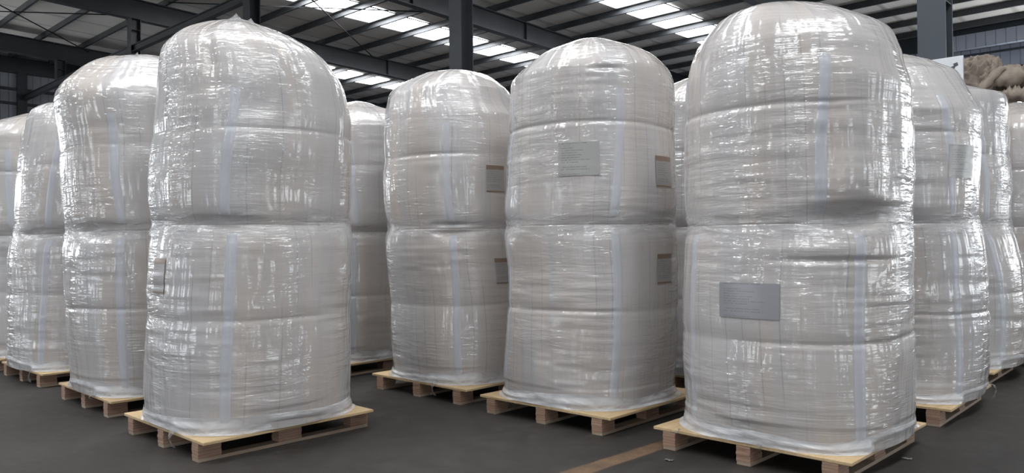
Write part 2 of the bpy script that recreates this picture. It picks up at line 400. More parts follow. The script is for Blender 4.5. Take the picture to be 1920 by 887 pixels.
for i, (u, v, lab) in enumerate(colpos):
    e = empty('steel_column', uv(u, v), math.atan2(VX.y, VX.x))
    mt = M['steel2'] if i == 0 else M['steel']
    bm = bmesh.new(); hh = roof(v)-.85; s = .31
    add_box(bm, (s/2-.01, 0, hh/2+.02), (.02, s, hh)); add_box(bm, (-s/2+.01, 0, hh/2+.02), (.02, s, hh)); add_box(bm, (0, 0, hh/2+.02), (s-.04, .016, hh))
    for z in (2.0, 4.0, 6.0, hh-.35): add_box(bm, (0, 0, z), (s-.04, s-.01, .012))
    obj('shaft', bm, mt, e)
    bm = bmesh.new(); add_box(bm, (0, 0, .012), (.46, .46, .024)); obj('base_plate', bm, mt, e)
    bm = bmesh.new(); add_box(bm, (0, 0, hh+.01), (.4, .34, .02)); obj('cap_plate', bm, mt, e)
    tag(e, lab, 'column')
bm = bmesh.new(); ibeam(bm, uv(10.46, 9.68, 7.4), uv(UL, 9.68, 7.4), .16, .22, .02, .015)
tag(obj('tie_beam', bm, M['steel']), 'long dark steel tie beam linking the left columns below the roof', 'beam')
PV = [16.66+1.5*k for k in range(-16, 10)]
for v in PV:
    bm = bmesh.new(); z = roof(v)
    a, b = -9.0, UL
    beam(bm, uv(a, v, z-.10), uv(b, v, z-.10), .012, .19)
    beam(bm, uv(a, v+.035, z-.192), uv(b, v+.035, z-.192), .075, .012); beam(bm, uv(a, v+.035, z-.008), uv(b, v+.035, z-.008), .075, .012)
    beam(bm, uv(a, v+.07, z-.175), uv(b, v+.07, z-.175), .008, .03)
    tag(obj('roof_purlin', bm, M['purlin']), 'long dark steel purlin running level beneath the roof lining', 'purlin', 'roof purlins')
# rooflights: panels flush under the lining, one per bay between purlins
rows = [(14.3, 'bright rooflight panel in the right-hand slanting row', 'rooflights of the right row', 13.9, 26.8),
        (21.75, 'bright rooflight panel in the middle slanting row', 'rooflights of the middle row', 10.5, 27.5),
        (29.8, 'bright rooflight panel in the left slanting row', 'rooflights of the left row', 17.5, 27.5)]
def rooflight(u, v, lab, grp, wdt=1.5):
    bm = bmesh.new(); L = 1.24; z = roof(v)-.03
    beam(bm, uv(u-wdt/2, v, z), uv(u+wdt/2, v, z), L, .012, Vector((0, 0, 1)))
    e = obj('rooflight', bm, M['sky']); tag(e, lab, 'rooflight', grp)
    bm = bmesh.new()
    for s in (-1, 1):
        beam(bm, uv(u-wdt/2-.03, v+s*(L/2+.02), z-.012), uv(u+wdt/2+.03, v+s*(L/2+.02), z-.012), .035, .03)
        beam(bm, uv(u+s*(wdt/2+.015), v-L/2, z-.012), uv(u+s*(wdt/2+.015), v+L/2, z-.012), .03, .03)
    obj('frame', bm, M['purlin'], e)
for u, lab, grp, v0, v1 in rows:
    for pv in PV:
        v = pv+.75
        if v0 < v < v1: rooflight(u, v, lab, grp)
for u in (-1.5, 6.3, 14.3, 21.75):                       # unseen rooflights added over the near half for daylight from above
    for pv in PV:
        v = pv+.75
        if -6 < v < 7.5 and not (u > 14 and v > 0) : rooflight(u, v, 'unseen rooflight panel added over the near part of the hall for daylight', 'added rooflights overhead')
# thin bracing rods and cable
for (p, q_, rz_) in (((24.9, 10.5), (18.6, 17.5), 0), ((18.8, 10.5), (25.0, 18.5), .12), ((17.2, 13), (11.2, 20.5), 0), ((33, 4), (26.5, 11.0), 0), ((26.5, 4.5), (33, 10.8), .12)):
    bm = bmesh.new(); beam(bm, uv(p[0], p[1], roof(p[1])-.28-rz_), uv(q_[0], q_[1], roof(q_[1])-.28-rz_), .03, .03)
    tag(obj('bracing_rod', bm, M['rod']), 'thin steel bracing rod slanting between two roof beams', 'bracing rod', 'roof bracing rods')
# trim on the walls
k = 1
for u0, u1, z, w_, d_ in ((UN, UL, 8.3, .25, .62), (UN, 8.2, 7.62, .1, .06), (5.9, UL, 3.4, .1, .12), (UN, 5.9, 7.0, .1, .08)):
    bm = bmesh.new(); beam(bm, uv(u0, VB-.06, z), uv(u1, VB-.06, z), w_, d_); tag(obj('trim_%d' % k, bm, M['steel2']), kind='structure'); k += 1
bm = bmesh.new(); beam(bm, uv(UN, VB-.5, 8.0), uv(8.4, VB-.5, 8.0), .25, .5); tag(obj('trim_%d' % k, bm, M['wall']), kind='structure'); k += 1
for z, d_ in ((8.75, .66), (7.75, .10), (7.15, .10), (6.0, .10)):
    bm = bmesh.new(); beam(bm, uv(UL-.1, VN, z), uv(UL-.1, VB, z), .16, d_); tag(obj('trim_%d' % k, bm, M['steel']), kind='structure'); k += 1
for v in (3.0, 9.6, 16.5, 23.0):
    bm = bmesh.new(); beam(bm, uv(UL-.16, v, 0), uv(UL-.16, v, 8.5), .36, .2, UX); tag(obj('wall_post', bm, M['steel']), 'dark wind post against the left gable wall', 'wall post', 'gable wall posts')

# ------------------------------------------------------------------ pallets
def make_pallet():
    e = empty('wooden_pallet', (0, 0, 0))
    bm = bmesh.new()
    # plywood top sheet with slightly chipped rounded corners
    add_box(bm, (0, 0, .1095), (1.1, 1.1, .017), bevel=.003); obj('deck_sheet', bm, M['deck'], e)
    for y in (-.4475, 0, .4475):
        for x in (-.485, 0, .485):
            lx = .13 if x else .15
            bm = bmesh.new()
            rs = random.Random(int((x+2)*100+y*10))
            z = .019
            for i in range(5):                        # laminated plies, edges slightly off one another
                h = .0163; dx, dy = rs.uniform(-.002, .002), rs.uniform(-.002, .002)
                add_box(bm, (x+dx, y+dy, z+h/2), (lx, .078, h*.97)); z += h
            obj('block', bm, M['block'], e)
    for y in (-.4475, 0, .4475):
        bm = bmesh.new(); add_box(bm, (0, y, .0095), (1.095, .078, .019), bevel=.002); obj('base_board', bm, M['runner'], e)
    return e
def copy_tree(o, parent=None):
    c = o.copy(); COL.objects.link(c)
    if parent: c.parent = parent
    for ch in list(o.children): copy_tree(ch, c)
    return c

# ------------------------------------------------------------------ wrapped bag stacks
# name: centre, rotation, rows of (height, half width across the corner, sideways shift)
PROF = {
    'A': ((-1.661, 4.896), 46.4, [(0.13, 0.616, 0.004), (0.2, 0.619, 0.005), (0.3, 0.622, 0.006), (0.45, 0.621, 0.008), (0.6, 0.617, 0.011), (0.75, 0.614, 0.015), (0.9, 0.613, 0.021), (1.0, 0.613, 0.026), (1.1, 0.61, 0.031), (1.2, 0.607, 0.037), (1.3, 0.598, 0.032), (1.4, 0.598, 0.028), (1.5, 0.601, 0.027), (1.65, 0.601, 0.032), (1.8, 0.594, 0.039), (1.95, 0.586, 0.044), (1.972, 0.582, 0.043), (2.044, 0.573, 0.039), (2.136, 0.562, 0.032), (2.193, 0.547, 0.023), (2.266, 0.522, 0.004), (2.341, 0.485, -0.021), (2.378, 0.443, -0.045), (2.425, 0.385, -0.06), (2.456, 0.337, -0.07), (2.49, 0.274, -0.065), (2.533, 0.18, -0.073), (2.591, 0.0, -0.035)]),
    'B': ((1.567, 4.417), 45.7, [(0.13, 0.623, 0.035), (0.2, 0.625, 0.035), (0.3, 0.629, 0.033), (0.45, 0.634, 0.03), (0.6, 0.634, 0.029), (0.75, 0.634, 0.028), (0.9, 0.631, 0.029), (1.0, 0.627, 0.033), (1.1, 0.625, 0.039), (1.2, 0.619, 0.042), (1.3, 0.614, 0.043), (1.4, 0.616, 0.044), (1.5, 0.618, 0.046), (1.65, 0.619, 0.047), (1.8, 0.618, 0.047), (1.95, 0.616, 0.047), (1.987, 0.613, 0.045), (2.049, 0.607, 0.04), (2.063, 0.596, 0.036), (2.19, 0.572, 0.033), (2.286, 0.529, 0.029), (2.336, 0.471, 0.019), (2.382, 0.4, 0.001), (2.431, 0.303, -0.023), (2.47, 0.187, -0.027), (2.478, 0.0, -0.013)]),
    'C': ((0.547, 5.389), 46.9, [(0.13, 0.58, -0.021), (0.2, 0.583, -0.02), (0.3, 0.588, -0.019), (0.45, 0.589, -0.01), (0.6, 0.588, -0.006), (0.75, 0.586, -0.001), (0.9, 0.583, 0.004), (1.0, 0.583, 0.004), (1.1, 0.586, 0.0), (1.2, 0.592, -0.002), (1.3, 0.59, 0.002), (1.4, 0.588, 0.005), (1.5, 0.585, 0.009), (1.65, 0.578, 0.008), (1.8, 0.573, 0.007), (1.95, 0.57, 0.008), (2.041, 0.569, 0.008), (2.111, 0.568, 0.008), (2.184, 0.565, 0.011), (2.278, 0.557, 0.008), (2.323, 0.52, 0.013), (2.379, 0.467, 0.016), (2.411, 0.413, 0.016), (2.447, 0.352, 0.013), (2.474, 0.288, 0.014), (2.507, 0.215, 0.014), (2.546, 0.128, 0.014), (2.578, 0.0, 0.014)]),
    'D': ((-0.363, 6.314), 47.0, [(0.13, 0.586, -0.017), (0.2, 0.591, -0.017), (0.3, 0.598, -0.019), (0.45, 0.601, -0.02), (0.6, 0.596, -0.02), (0.75, 0.594, -0.022), (0.9, 0.599, -0.033), (1.0, 0.604, -0.043), (1.1, 0.607, -0.051), (1.2, 0.606, -0.056), (1.3, 0.594, -0.057), (1.4, 0.6, -0.062), (1.5, 0.604, -0.069), (1.65, 0.604, -0.075), (1.8, 0.597, -0.072), (1.95, 0.592, -0.074), (2.024, 0.59, -0.075), (2.06, 0.583, -0.079), (2.141, 0.576, -0.082), (2.187, 0.555, -0.1), (2.23, 0.532, -0.116), (2.36, 0.495, -0.126), (2.395, 0.446, -0.128), (2.436, 0.385, -0.121), (2.467, 0.334, -0.106), (2.504, 0.267, -0.094), (2.544, 0.141, -0.082), (2.56, 0.0, -0.05)]),
    'E': ((-2.718, 6.004), 46.2, [(0.13, 0.627, -0.007), (0.2, 0.63, -0.007), (0.3, 0.635, -0.007), (0.45, 0.642, -0.009), (0.6, 0.649, -0.011), (0.75, 0.654, -0.014), (0.9, 0.657, -0.016), (1.0, 0.658, -0.019), (1.1, 0.658, -0.022), (1.2, 0.652, -0.025), (1.3, 0.645, -0.026), (1.4, 0.646, -0.027), (1.5, 0.648, -0.033), (1.65, 0.651, -0.039), (1.8, 0.65, -0.041), (1.95, 0.646, -0.039), (2.05, 0.655, -0.047), (2.145, 0.662, -0.057), (2.208, 0.658, -0.065), (2.262, 0.652, -0.074), (2.316, 0.621, -0.093), (2.361, 0.582, -0.101), (2.397, 0.541, -0.099), (2.433, 0.498, -0.095), (2.46, 0.468, -0.095), (2.487, 0.438, -0.094), (2.514, 0.407, -0.093), (2.541, 0.358, -0.106), (2.585, 0.25, -0.12), (2.59, 0.12, -0.13), (2.592, 0.0, -0.13)]),
    'G': ((-3.895, 7.151), 47.9, [(0.13, 0.627, -0.053), (0.2, 0.627, -0.052), (0.3, 0.627, -0.052), (0.45, 0.627, -0.051), (0.6, 0.625, -0.048), (0.75, 0.623, -0.045), (0.9, 0.622, -0.039), (1.0, 0.621, -0.035), (1.1, 0.621, -0.028), (1.2, 0.619, -0.01), (1.3, 0.616, 0.016), (1.4, 0.619, 0.025), (1.5, 0.622, 0.035), (1.65, 0.622, 0.048), (1.8, 0.621, 0.061), (1.95, 0.613, 0.074), (2.05, 0.601, 0.081), (2.15, 0.581, 0.088), (2.22, 0.558, 0.083), (2.28, 0.533, 0.075), (2.34, 0.508, 0.068), (2.39, 0.456, 0.063), (2.43, 0.392, 0.072), (2.434, 0.313, 0.081), (2.481, 0.198, 0.1), (2.533, 0.0, 0.053)]),
    'H': ((2.639, 5.533), 47.4, [(0.13, 0.616, 0.046), (0.2, 0.617, 0.057), (0.3, 0.616, 0.064), (0.45, 0.616, 0.066), (0.6, 0.616, 0.062), (0.75, 0.616, 0.055), (0.9, 0.616, 0.048), (1.0, 0.616, 0.044), (1.1, 0.616, 0.038), (1.2, 0.615, 0.028), (1.3, 0.615, 0.007), (1.4, 0.617, 0.002), (1.5, 0.617, 0.004), (1.65, 0.617, 0.015), (1.8, 0.617, 0.02), (1.95, 0.617, 0.019), (1.988, 0.617, 0.017), (2.018, 0.617, 0.013), (2.045, 0.603, 0.01), (2.094, 0.579, 0.008), (2.3, 0.522, 0.011), (2.343, 0.41, 0.034), (2.397, 0.3, 0.051), (2.451, 0.141, 0.091), (2.486, 0.0, 0.132)]),
    'I': ((3.689, 6.807), 47.3, [(0.13, 0.62, 0.097), (0.2, 0.621, 0.108), (0.3, 0.62, 0.123), (0.45, 0.62, 0.128), (0.6, 0.62, 0.123), (0.75, 0.62, 0.113), (0.9, 0.62, 0.096), (1.0, 0.619, 0.073), (1.1, 0.619, 0.047), (1.2, 0.619, 0.017), (1.3, 0.62, -0.006), (1.4, 0.621, -0.016), (1.5, 0.621, -0.011), (1.65, 0.62, -0.002), (1.8, 0.62, -0.022), (1.95, 0.621, -0.029), (2.05, 0.621, -0.032), (2.15, 0.621, -0.04), (2.22, 0.621, -0.047), (2.28, 0.62, -0.053), (2.362, 0.582, -0.041), (2.366, 0.53, -0.037), (2.37, 0.477, -0.036), (2.432, 0.367, -0.032), (2.476, 0.259, -0.016), (2.531, 0.0, 0.016)]),

}
C_ = PROF['C'][2]
PROF['H'] = (PROF['H'][0], PROF['H'][1], [(z, h_*(1-.085*min(1, max(0, (z-2.14)/.12))), x_-.02*min(1, max(0, (z-2.14)/.12))) for z, h_, x_ in PROF['H'][2]])
PROF['K'] = ((-4.828, 7.977), 47.0, [(z-.03*(z > 2), h_*1.06, x_) for z, h_, x_ in C_])
PROF['D2'] = ((-1.490, 7.498), 46.5, [(z-.035*(z > 2), h_*1.05, x_) for z, h_, x_ in C_])
PROF['C2'] = ((1.614, 6.507), 46.9, [(z-.02*(z > 2), h_*1.05, x_) for z, h_, x_ in C_])
PROF['J'] = ((4.872, 7.527), 47.0, [(z-.10*(z > 1.9), h_*1.05, x_) for z, h_, x_ in C_])
HP = .118
class Surf:
    def __init__(s, name, seed, zw, s1, s2, dents=()):
        (s.cx, s.cy), rot, rows = PROF[name]; s.rot = math.radians(rot); s.seed = seed
        s.zw, s.s1, s.s2, s.dents = zw-HP, s1-HP, s2-HP, dents
        z = np.array([HP]+[r[0] for r in rows])-HP; h = np.array([rows[0][1]*.995]+[r[1] for r in rows]); o = np.array([rows[0][2]]+[r[2] for r in rows])
        seg = np.sqrt(np.diff(z)**2+np.diff(h)**2); t = np.concatenate([[0], np.cumsum(seg)])
        s.T = t[-1]; N = 400; tt = np.linspace(0, s.T, N)
        f = lambda a: np.interp(tt, t, a)
        k = np.hanning(21); k /= k.sum()
        def sm(a, odd=False):
            e0 = 2*a[0]-a[1:11][::-1]
            e1 = (2*a[-1]-a[-11:-1][::-1]) if odd else a[-11:-1][::-1]
            return np.convolve(np.concatenate([e0, a, e1]), k, 'valid')
        s.tt, s.z, s.h, s.o = tt, sm(f(z)), np.maximum(sm(f(h), True), 0), sm(f(o))
        s.h[-1] = 0
        dz = np.gradient(s.z, tt); dh = np.gradient(s.h, tt); L = np.sqrt(dz**2+dh**2)
        s.nr, s.nz = dz/L, -dh/L            # outward normal in the (radius, height) plane
        s.ztop = s.z[-1]
    def t_of_z(s, z): return np.interp(z, s.z[:330], s.tt[:330])
    def disp(s, ph, t, film=False):
        z = np.interp(t, s.tt, s.z); h = np.interp(t, s.tt, s.h); sd = s.seed
        a = ph/(2*np.pi)
        fade = np.clip(h/.45, 0, 1)**1.5
        d = .013*vnoise(a*8, z*1.5+3, sd, 8) + .004*vnoise(a*24, z*1.8, sd+1, 24)
        msk = np.clip(vnoise(a*7, z*3.1, sd+2, 7)*1.6+.4, 0, 1)
        d = d + .0040*vnoise(a*10, z*16, sd+3, 10)*msk + .0022*vnoise(a*16, z*38, sd+4, 16)*msk
        d = d*np.where(z < .12, .45, 1)
        # drape on the dome: gathered folds running down from the top
        dome = np.clip((z-(s.ztop-.42))/.3, 0, 1)
        d = d + .012*dome*vnoise(a*17, t*1.2, sd+5, 17) + .012*dome*vnoise(a*6, t*5, sd+9, 6)
        for zs, dep, amp in ((s.s1, .016, .014), (s.s2, .016, .022)):
            zz = zs + amp*vnoise(a*5, a*0, sd+6, 5)
            prs = np.clip(.55+.8*vnoise(a*7, a*0+zs, sd+16, 7), 0, 1)
            d = d - prs*(dep*.42*np.exp(-((z-zz)/.009)**2)) - .006*np.exp(-((z-zz)/.045)**2) + prs*.003*np.exp(-((z-zz+.024)/.014)**2)
        # bellies between the ties
        d = d + .010*np.abs(np.sin(np.pi*np.clip(z/s.s1, 0, 1)))*0
        if not film:
            zw = s.zw + .012*vnoise(a*6, a*0, sd+7, 6)
            nn = vnoise(a*8, a*0+2, sd+8, 8)
            d = d - (.020+.014*nn)*np.exp(-((z-zw)/.07)**2) - .008*np.clip(.5+nn, 0, 1)*np.exp(-((z-zw)/.014)**2)
            for (del_, z0, dp, wa, wz) in s.dents:
                wa = math.radians(wa); pa = math.radians(270+del_)-s.rot
                da = np.angle(np.exp(1j*(ph-pa)))
                d = d - dp*np.exp(-(da/wa)**2-((z-(z0-HP))/wz)**2)
        return d*fade
    def pos(s, ph, t, lift=0.0, film=False, plain=False):
        z = np.interp(t, s.tt, s.z); h = np.interp(t, s.tt, s.h); o = np.interp(t, s.tt, s.o)
        nr = np.interp(t, s.tt, s.nr); nz = np.interp(t, s.tt, s.nz)
        n = 2.75 - .3*np.clip((z-.03)/.4, 0, 1) - .2*np.clip((z-.6)/1.2, 0, 1) - .3*np.clip((z-(s.ztop-.45))/.35, 0, 1)
        c, q = np.abs(np.cos(ph)), np.abs(np.sin(ph))
        S = (c**n+q**n)**(-1/n) / (2*(math.sqrt(.5)**n))**(-1/n)
        d = (0 if plain else s.disp(ph, t, film)) + lift
        r = h*S + d*nr
        x = r*np.cos(ph) + o*math.cos(s.rot); y = r*np.sin(ph) - o*math.sin(s.rot)
        return np.stack([x, y, z + d*nz*np.clip(h/.25, 0, 1)], -1)
def ph_of(s, delta): return math.radians(270+delta)-s.rot

def make_stack(name, label, seed, zw=1.27, s1=.70, s2=1.88, dents=(), labels=(), strap_d=8, res=1.0, tails=(), peaks=(), up_strap=None):
    s = Surf(name, seed, zw, s1, s2, dents)
    e = empty('wrapped_bag_stack', (s.cx, s.cy, HP+.0005), s.rot)
    tag(e, label, 'wrapped bags')
    NC = int(200*res); ph = np.linspace(0, 2*np.pi, NC, endpoint=False)
    tw = float(s.t_of_z(s.zw))
    bags = []
    for which in (0, 1):
        if which == 0: ts = np.linspace(0, tw, int(130*res))
        else: ts = np.linspace(tw, s.T-.0015, int(190*res))
        T2, P2 = np.meshgrid(ts, ph, indexing='ij')
        G = s.pos(P2, T2)
        # where the two bags meet, each turns in under the film
        lip = []
        for k, (sc, dz) in enumerate(((.96, .0), (.88, .008), (.7, .02))):
            base = G[-1] if which == 0 else G[0]
            c0 = base.mean(0); L = c0 + (base-c0)*np.array([sc, sc, 1]); L[:, 2] += (-dz if which else dz)*0 + (dz if which else -dz)*0 ; L[:, 2] += (dz if which == 0 else -dz)*(-1)
            lip.append(L)
        if which == 0: G = np.concatenate([G, np.stack(lip)]); V = np.concatenate([ts, ts[-1]+np.array([.02, .06, .1])])
        else: G = np.concatenate([np.stack(lip[::-1]), G]); V = np.concatenate([ts[0]-np.array([.1, .06, .02]), ts])
        b = grid_obj('bulk_bag', G, M['bag'], e, (ph*.6, V), True, cap=(which == 1))
        tag(b, 'lower white woven bag under film' if which == 0 else 'upper domed white woven bag under film')
        bags.append(b)
        # sewn lifting straps, bluish white webbing
        base_d = strap_d if which == 0 or up_strap is None else up_strap
        for k in range(4):
            p0 = ph_of(s, base_d+90*k + (2 if k % 2 else 0)); hw = .052 if k == 0 else .045
            a_ = np.linspace(p0-hw, p0+hw, 6)
            t0, t1 = (.05, tw-.05) if which == 0 else (tw+.05, float(s.t_of_z(min(s.s2+.22, s.ztop-.35))))
            ts2 = np.linspace(t0, t1, 110)
            TT, AA = np.meshgrid(ts2, a_, indexing='ij')
            AA = AA + (.05*np.sin((TT-t0)*3.1+seed) if which else .012*np.sin((TT-t0)*4+seed))
            lift = np.full(TT.shape, .0035); lift[:, 0] = lift[:, -1] = -.001
            grid_obj('lifting_strap', s.pos(AA, TT, lift), M['strap'], b, (a_*.6, ts2), False)
    for (bi, del_, z0, w_, h_, mat, lab) in labels:
        z0 -= HP
        tA, tB = float(s.t_of_z(z0-h_/2)), float(s.t_of_z(z0+h_/2)); da = w_/2/.6
        pa = ph_of(s, del_); a_ = np.linspace(pa-da, pa+da, 22); ts2 = np.linspace(tA, tB, 22)
        TT, AA = np.meshgrid(ts2, a_, indexing='ij')
        lift = np.full(TT.shape, .0045)
        o = grid_obj('paper_label', s.pos(AA, TT, lift), M[mat], bags[bi], (np.linspace(0, 1, 22), np.linspace(0, 1, 22)), False)
        tag(o, lab)
    # stretch film bridging the gap between the bags
    ts = np.linspace(float(s.t_of_z(s.zw-.11)), float(s.t_of_z(s.zw+.11)), int(36*res)); TT, AA = np.meshgrid(ts, ph, indexing='ij')
    kk = np.clip(1-np.abs((TT-tw)/.11)**2, 0, 1)
    wr = (.5-np.abs(vnoise(AA/(2*np.pi)*12, TT*11, seed+11, 12)))*.030*kk + .0022*vnoise(AA/(2*np.pi)*36, TT*40, seed+12, 36)*kk - .004*kk
    low = s.pos(AA, TT, .002)[..., :]; hi = s.pos(AA, TT, .003 + wr, film=True)
    k3 = np.clip(kk*2.2, 0, 1)[..., None]*.5
    grid_obj('stretch_film', low*(1-k3)+hi*k3, M['band'], e, (ph*.6, ts-tw), True)
    # bunched film round the foot of the stack, spreading over the deck
    rows = [(.075, .003), (.06, .005), (.048, .008), (.036, .016), (.027, .019), (.018, .013), (.010, .020), (.005, .030), (.0025, .040)]
    RR = []
    for i, (zz, dr) in enumerate(rows):
        t = float(s.t_of_z(zz)); a = ph/(2*np.pi)
        g = s.pos(ph, np.full(ph.shape, t)); c0 = np.array([g[:, 0].mean(), g[:, 1].mean()])
        rad = g[:, :2]-c0; ln = np.linalg.norm(rad, axis=1, keepdims=True)
        amp = dr*(1+.45*vnoise(a*14, a*0+i*.2, seed+13, 14)+.12*vnoise(a*40, a*0+i*.3, seed+14, 40))
        xy = g[:, :2] + rad/ln*amp[:, None]
        zq = zz*(1+.35*vnoise(a*10, a*0+i*.1, seed+15, 10)) + (.0 if zz > .01 else 0)
        if i >= 3: xy = np.clip(xy, -.556, .556)
        RR.append(np.concatenate([xy, (np.zeros(len(ph))+zq)[:, None]], 1))
    grid_obj('film_skirt', np.stack(RR), M['skirt'], e, (ph*.6, np.array([r[0] for r in rows])), True)
    # loose film ends hanging over the pallet edge
    for (x, y, ln, ax, tw_) in tails:
        n = 16; P = np.zeros((n, 5, 3))
        for i in range(n):
            f = i/(n-1)
            if f < .3: px_, pz = -.03+.045*f/.3, .006+.004*math.sin(f*9)
            else: px_, pz = .018+.014*math.sin((f-.3)*5), .006-(f-.3)/.7*ln
            for j in range(5):
                wj = (j-2)*.008*(1+.8*math.sin(f*7+tw_)) ; cr = .006*math.sin(j*2.1+f*11+tw_)
                if ax == 'x': P[i, j] = (x-(px_+cr), y+wj+.01*math.sin(f*6+tw_), pz)
                else: P[i, j] = (x+wj+.01*math.sin(f*6+tw_), y-(px_+cr), pz)
        grid_obj('film_tail', P, M['tail'], e, (np.linspace(0, 1, 5), np.linspace(0, 1, n)), False)
    # little tents of loose film on top
    for (del_, zt, hgt, wd) in peaks:
        p0 = ph_of(s, del_); t0 = float(np.interp(zt-HP, s.z, s.tt)); n = 15
        tt_ = np.linspace(t0-wd, min(t0+wd, s.T-.02), n); aa = np.linspace(p0-wd*1.6, p0+wd*1.6, n)
        TT, AA = np.meshgrid(tt_, aa, indexing='ij')
        X = np.linspace(-1, 1, n); A1, A2 = np.meshgrid(X, X, indexing='ij')
        lf = hgt*np.clip(1-np.abs(A1)*1.05, 0, 1)*np.clip(1-np.abs(A2+.15), 0, 1) + .003
        g = s.pos(AA, TT, .002); g[..., 2] += lf
        grid_obj('loose_film_peak', g, M['tail'], e, (X, X), False)
    pl = PAL[name] if name in PAL else (s.cx, s.cy)
    return e, s

# where each pallet stands (its own centre; the load can sit a little off it)
PAL = {}
proto = make_pallet()
order = []
pal_label = {
 'A': 'wooden pallet under the tall front left stack', 'B': 'wooden pallet under the tallest stack, front right',
 'C': 'wooden pallet under the centre stack, half behind the front right pallet', 'D': 'wooden pallet under the stack left of centre, with clear floor before it',
 'E': 'wooden pallet under the second stack of the left row, just behind the front left pallet', 'G': 'reddish wooden pallet under the third stack of the left row, film end hanging',
 'K': 'wooden pallet at the far left edge, mostly cut off', 'H': 'wooden pallet directly behind the front right one, right aisle', 'I': 'wooden pallet second behind the front right one, right aisle',
 'J': 'wooden pallet at the right edge, last in the right aisle', 'C2': 'wooden pallet hidden deep between centre and front right stacks', 'D2': 'wooden pallet in shadow between the front left and centre-left stacks'}
first = True
for nme in ('A', 'B', 'C', 'D', 'E', 'G', 'K', 'H', 'I', 'J', 'C2', 'D2'):
    (cx, cy), rot, _ = PROF[nme]
    p = proto if first else copy_tree(proto); first = False
    p.location = (cx, cy, 0); p.rotation_euler = (0, 0, math.radians(rot))
    tag(p, pal_label[nme], 'pallet', 'pallets under the wrapped stacks')

def lab(w_): return w_
make_stack('A', 'tall film-wrapped white bag stack at front left on its own pallet', 11, 1.28, .74, 1.82,
           dents=((2, 1.29, .03, 16, .03), (30, 1.72, -.02, 26, .12), (-4, 2.2, .03, 3.5, .14), (22, 1.95, .022, 14, .08)), strap_d=7,
           labels=((0, -42, .99, .15, .2, 'label_brown', 'brown-headed paper label behind film'),),
           tails=((-.555, -.21, .085, 'x', .5),), peaks=((20, 2.55, .035, .13), (40, 2.50, .03, .06)))
make_stack('B', 'tallest film-wrapped white bag stack, front right, deep dent at its waist', 23, 1.245, .655, 1.86,
           dents=((5, 1.275, .075, 15, .05), (3, 1.06, .016, 25, .014), (-4, 1.62, .022, 5, .25), (30, 1.60, .018, 7, .2), (5, 1.45, -.02, 16, .10)), strap_d=9, up_strap=-6,
           labels=((0, -42, .855, .33, .18, 'label_blue', 'blue-grey printed label behind film'),),
           tails=((-.555, -.1, .02, 'x', 1.5), (-.555, .38, .02, 'x', 2.5)))
make_stack('C', 'film-wrapped white bag stack in the centre with a large grey-green label', 37, 1.27, .72, 1.90,
           dents=((5, 2.25, .02, 10, .02),), strap_d=10,
           labels=((1, -14, 1.68, .28, .21, 'label_green', 'large grey-green printed label'),
                   (1, 50, 1.61, .2, .2, 'label_brown', 'brown-headed paper label, upper'),
                   (0, 52, .985, .2, .19, 'label_brown', 'brown-headed paper label, lower')))
make_stack('D', 'film-wrapped white bag stack left of centre, in front of the middle column', 41, 1.27, .70, 1.83,
           dents=((-1, 1.24, .045, 12, .02), (-1, 1.30, .03, 12, .012)), strap_d=-2,
           labels=((1, 33, 1.64, .17, .2, 'label_brown', 'brown-headed paper label, upper'), (0, 36, .95, .17, .19, 'label_brown', 'brown-headed paper label, lower')),
           tails=((-.555, -.22, .085, 'x', .9), (.1, -.556, .03, 'y', .2)), res=.85)
make_stack('E', 'slope-shouldered wrapped bag stack, second in the left row, flat top with film peak', 53, 1.27, .72, 1.86,
           dents=((-14, 1.27, .06, 16, .045), (-20, 1.6, .02, 6, .2)), strap_d=4, tails=((-.555, -.24, .03, 'x', .9),), peaks=((0, 2.62, .05, .12),), res=.85)
make_stack('G', 'wrapped bag stack third in the left row, half hidden, leaning inwards', 67, 1.27, .75, 1.84,
           dents=((-18, 1.27, .035, 12, .03),), strap_d=0, tails=((-.555, -.33, .095, 'x', 2.2),), res=.7)
make_stack('H', 'wrapped bag stack directly behind the tallest front right one, with faint printed label', 71, 1.26, .69, 1.86,
           strap_d=12, labels=((1, 22, 1.655, .24, .21, 'label_green', 'faint grey printed label behind film'),),
           tails=((.5, -.556, .09, 'y', 1.1),), res=.85)
make_stack('I', 'narrow visible wrapped bag stack, second behind the tallest, along the right aisle', 83, 1.26, .72, 1.84, res=.7, tails=((.5, -.556, .07, 'y', .1),))
make_stack('J', 'wrapped bag stack cut by the right edge, below the heap of beige sacks', 91, 1.26, .70, 1.8, res=.6)
make_stack('K', 'wrapped bag stack cut by the left edge, last in the left row', 97, 1.27, .72, 1.86, res=.6)
make_stack('C2', 'wrapped bag stack seen as a thin strip between centre and front right stacks', 101, 1.27, .72, 1.86, res=.6)
make_stack('D2', 'darker wrapped bag stack in the gap between front left and centre-left stacks', 109, 1.27, .70, 1.86,
           dents=((18, 1.27, .04, 20, .03),), res=.6)

